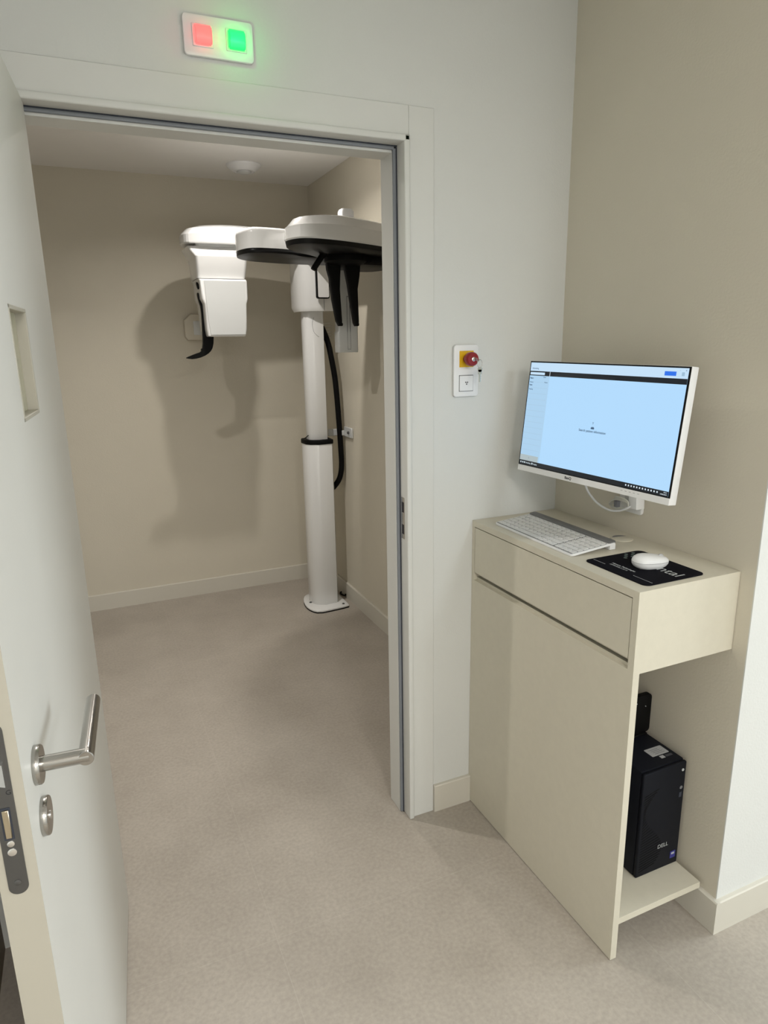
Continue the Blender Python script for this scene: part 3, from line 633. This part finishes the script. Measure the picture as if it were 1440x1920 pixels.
th = obj('tube_head', lambda b: ring_loft(b, [ring4(-.806, -.562, 1.850, 2.07, 1.894, .012), ring4(-.800, -.560, 1.842, 2.07, 1.886, .012), ring4(-.797, -.560, 1.842, 2.07, 1.80, .012), ring4(-.785, -.568, 1.842, 2.07, 1.775, .012), ring4(-.782, -.574, 1.843, 2.06, 1.65, .012), ring4(-.778, -.580, 1.845, 2.05, 1.617, .012), ring4(-.773, -.584, 1.85, 2.04, 1.612, .012)]), M['white_gloss'], xr, label='white box shaped tube head')
sub('cover_plate', lambda b: ring_loft(b, [[(-.778, 1.838, 1.885), (-.572, 1.838, 1.885), (-.572, 1.843, 1.885), (-.778, 1.843, 1.885)], [(-.772, 1.838, 1.70), (-.578, 1.838, 1.70), (-.578, 1.845, 1.70), (-.772, 1.845, 1.70)], [(-.764, 1.840, 1.622), (-.586, 1.840, 1.622), (-.586, 1.847, 1.622), (-.764, 1.847, 1.622)]]), M['light_grey'], th, xr, 'flat grey front cover')
sub('side_button', lambda b: prism(b, smooth_poly([(-.812, 1.882), (-.800, 1.876), (-.798, 1.845), (-.806, 1.848)], 1), 1.88, 1.90, 'y'), M['black'], th, xr, 'small black side button')
obj('head_support', lambda b: prism(b, smooth_poly([(-.806, 1.832), (-.796, 1.826), (-.790, 1.805), (-.772, 1.786), (-.766, 1.64), (-.738, 1.625), (-.745, 1.565), (-.762, 1.535), (-.800, 1.512), (-.850, 1.500), (-.886, 1.505), (-.885, 1.510), (-.840, 1.527), (-.806, 1.537), (-.808, 1.552), (-.797, 1.556), (-.792, 1.65), (-.790, 1.76), (-.800, 1.790)], 1), 1.905, 1.935, 'y'), M['black'], xr, label='black curved head support below the tube head')
# middle lobe (B)
bpoly = smooth_poly([(-.735, 1.29), (-.722, 1.19), (-.69, 1.135), (-.58, 1.140), (-.51, 1.165), (-.46, 1.215), (-.40, 1.24), (-.25, 1.24), (-.12, 1.30), (-.12, 1.52), (-.40, 1.52), (-.60, 1.47), (-.70, 1.40)], 2)
obj('middle_lobe', lambda b: prism(b, bpoly, 1.957, 2.040, 'z', bev_top=.022), M['white_gloss'], xr, label='white middle lobe of the rotating arm')
obj('middle_lobe_underside', lambda b: prism(b, [(-.45+(x+.45)*.992, 1.32+(y-1.32)*.985) for x, y in bpoly], 1.937, 1.957, 'z', bev=.006), M['black_gloss'], xr, label='black underside of the middle lobe')
# front lobe (C)
cpoly = smooth_poly([(-.618, .955), (-.605, .875), (-.565, .825), (-.45, .840), (-.30, .905), (-.15, .985), (-.035, 1.06), (-.022, 1.12), (-.022, 1.36), (-.08, 1.42), (-.30, 1.36), (-.44, 1.16), (-.56, 1.06)], 2)
def lobeC(b):
    cx, cy_ = -.28, 1.12; R_ = []
    for s, z in ((.985, 1.958), (1, 1.964), (.992, 2.016), (.965, 2.022), (.915, 2.038), (.875, 2.052), (.80, 2.058), (.5, 2.060), (.2, 2.061)):
        R_.append([(cx+(x-cx)*s, cy_+(y-cy_)*s, z-.05*max(0, -.42-x) if z > 2 else z) for x, y in cpoly])
    ring_loft(b, R_)
obj('front_lobe', lobeC, M['white_gloss'], xr, smooth=20, label='large white front lobe of the rotating arm')
def lobeCu(b):
    cx, cy_ = -.28, 1.12
    ring_loft(b, [[(cx+(x-cx)*s, cy_+(y-cy_)*s, z) for x, y in cpoly] for s, z in ((.93, 1.936), (.975, 1.940), (.99, 1.958))])
obj('front_lobe_underside', lobeCu, M['black_gloss'], xr, label='black underside of the front lobe')
obj('underside_housing', lambda b: prism(b, smooth_poly([(-.30, 1.10), (-.12, 1.12), (-.03, 1.16), (-.024, 1.40), (-.16, 1.42), (-.30, 1.34)], 2), 1.900, 1.94, 'z', bev=.005), M['black_gloss'], xr)
obj('lobe_bridge', lambda b: (box(b, -.22, 1.30, 1.985, -.08, 1.95, 2.035, .01, 2)), M['white_gloss'], xr)
obj('top_knob', lambda b: ring_loft(b, [ring4(-.305, -.243, 1.12, 1.18, 2.05, .012), ring4(-.304, -.246, 1.12, 1.18, 2.118, .012), ring4(-.300, -.252, 1.125, 1.175, 2.127, .012)]), M['white'], xr, label='short white peg on top')
hb = obj('hub', lambda b: lathe(b, [(.090, 0), (.094, .010), (.094, .030), (.075, .042), (.060, .044)], (-.285, 1.14, 1.942), (0, 0, -1), 40), M['black'], xr, label='black hub under the front lobe')
sub('hub_fin', lambda b: prism(b, smooth_poly([(-.20, 1.930), (-.178, 1.925), (-.176, 1.912), (-.20, 1.905), (-.25, 1.905), (-.25, 1.93)], 1), 1.10, 1.17, 'y'), M['black'], hb, xr)
obj('bracket', lambda b: (tube(b, [(-.385, 1.10, 1.950), (-.402, 1.10, 1.935), (-.440, 1.10, 1.885), (-.448, 1.10, 1.872)], .0125, 10)), M['black'], xr, label='black slanted bracket')
rp1 = [(-.372, 1.905), (-.370, 1.880), (-.360, 1.845), (-.351, 1.755), (-.335, 1.665), (-.323, 1.643), (-.312, 1.643), (-.310, 1.665), (-.316, 1.80), (-.312, 1.86), (-.308, 1.905)]
rp2 = [(-.292, 1.905), (-.284, 1.860), (-.276, 1.820), (-.262, 1.72), (-.252, 1.655), (-.245, 1.642), (-.233, 1.642), (-.230, 1.66), (-.232, 1.80), (-.222, 1.855), (-.216, 1.905)]
for rp in (rp1, rp2):
    rd = obj('temple_rod', lambda b: prism(b, rp, 1.135, 1.168, 'y', bev=.006, seg=3), M['black'], xr, label='black temple support rod')
    tx = rp[5][0]+.006
    sub('rod_tip', lambda b: cyl(b, (tx-.004, 1.150, 1.650), (tx+.012, 1.150, 1.650), .0075, 16, .002), M['black_gloss'], rd, xr)
sp_ = obj('sensor_panel', lambda b: (ring_loft(b, [ring4(-.250, -.151, 1.355, 1.41, 1.525, .008), ring4(-.252, -.149, 1.353, 1.41, 1.532, .008), ring4(-.252, -.149, 1.353, 1.41, 1.62, .008), ring4(-.248, -.148, 1.355, 1.41, 1.625, .008), ring4(-.235, -.140, 1.355, 1.41, 1.92, .008)])), M['light_grey'], xr, label='pale grey sensor panel hanging behind the rods')
sub('sensor_slot', lambda b: tube(b, [(x, 1.3535, z) for x, z in [(-.2045, 1.548), (-.200, 1.541), (-.193, 1.541), (-.189, 1.548), (-.1895, 1.66), (-.190, 1.775), (-.1935, 1.782), (-.199, 1.782), (-.2035, 1.775), (-.204, 1.66)]], .0009, 6, True, 3), M['gasket_dark'], sp_, xr, 'long narrow slot outline')
obj('cable_conduit', lambda b: tube(b, [(-.105, 2.02, 1.66), (-.080, 2.00, 1.58), (-.068, 1.985, 1.50), (-.052, 1.97, 1.36), (-.042, 1.965, 1.18), (-.034, 1.965, .99), (-.030, 1.97, .86), (-.042, 1.98, .78), (-.075, 2.0, .725), (-.100, 2.01, .71)], .0165, 14), M['black'], xr, label='thick black cable conduit')
wbk = obj('wall_bracket', lambda b: (box(b, -.095, 2.00, 1.035, -.012, 2.012, 1.075, .002, 1), box(b, -.03, 1.95, 1.040, -.012, 2.012, 1.070, .002, 1), box(b, -.013, 1.835, 1.035, -.001, 1.955, 1.092, .002, 1)), M['light_grey'], xr, label='pale wall bracket of the column')
sub('clamp_bolt', lambda b: lathe(b, [(.008, 0), (.008, .008), (.006, .010)], (-.013, 1.875, 1.064), (-1, 0, 0), 12), M['steel_dull'], wbk, xr)
obj('guide_rod', lambda b: cyl(b, (-.100, 2.035, 1.02), (-.100, 2.035, 1.15), .0018, 8), M['grey_ink'], xr)
obj('safety_pin', lambda b: (tube(b, [(-.225, 1.98, 1.052), (-.245, 1.98, 1.038), (-.258, 1.98, 1.034)], .0025, 8)), M['black'], xr)

# ================================================================ luminaires (out of view) that carry the lights, one framing an added fill
def lum(name, x, y, r, lab, sq=False):
    t_ = thing(name, lab, 'ceiling light', (x, y, H))
    if sq: obj('housing', lambda b: (box(b, x-r, y-r, H-.03, x-r+.02, y+r, H-.0005), box(b, x+r-.02, y-r, H-.03, x+r, y+r, H-.0005), box(b, x-r, y-r, H-.03, x+r, y-r+.02, H-.0005), box(b, x-r, y+r-.02, H-.03, x+r, y+r, H-.0005)), M['white'], t_)
    else: obj('housing', lambda b: tube(b, [(x+(r+.008)*math.cos(R(a)), y+(r+.008)*math.sin(R(a)), H-.006) for a in range(0, 360, 30)], .005, 8, True, 2), M['white'], t_)
lum('hall_light_frame', .30, -3.3, .31, 'square panel light on the hall ceiling over the corridor', True)
lum('hall_light_frame', -1.2, -3.3, .31, 'square frame of the added fill light behind the camera', True)
lum('downlight', -.68, 1.40, .055, 'round downlight above the x-ray machine')
lum('downlight', -1.35, .75, .055, 'round downlight at the left of the x-ray room')
for o in ROOTS:
    if '_o' in o: del o['_o']
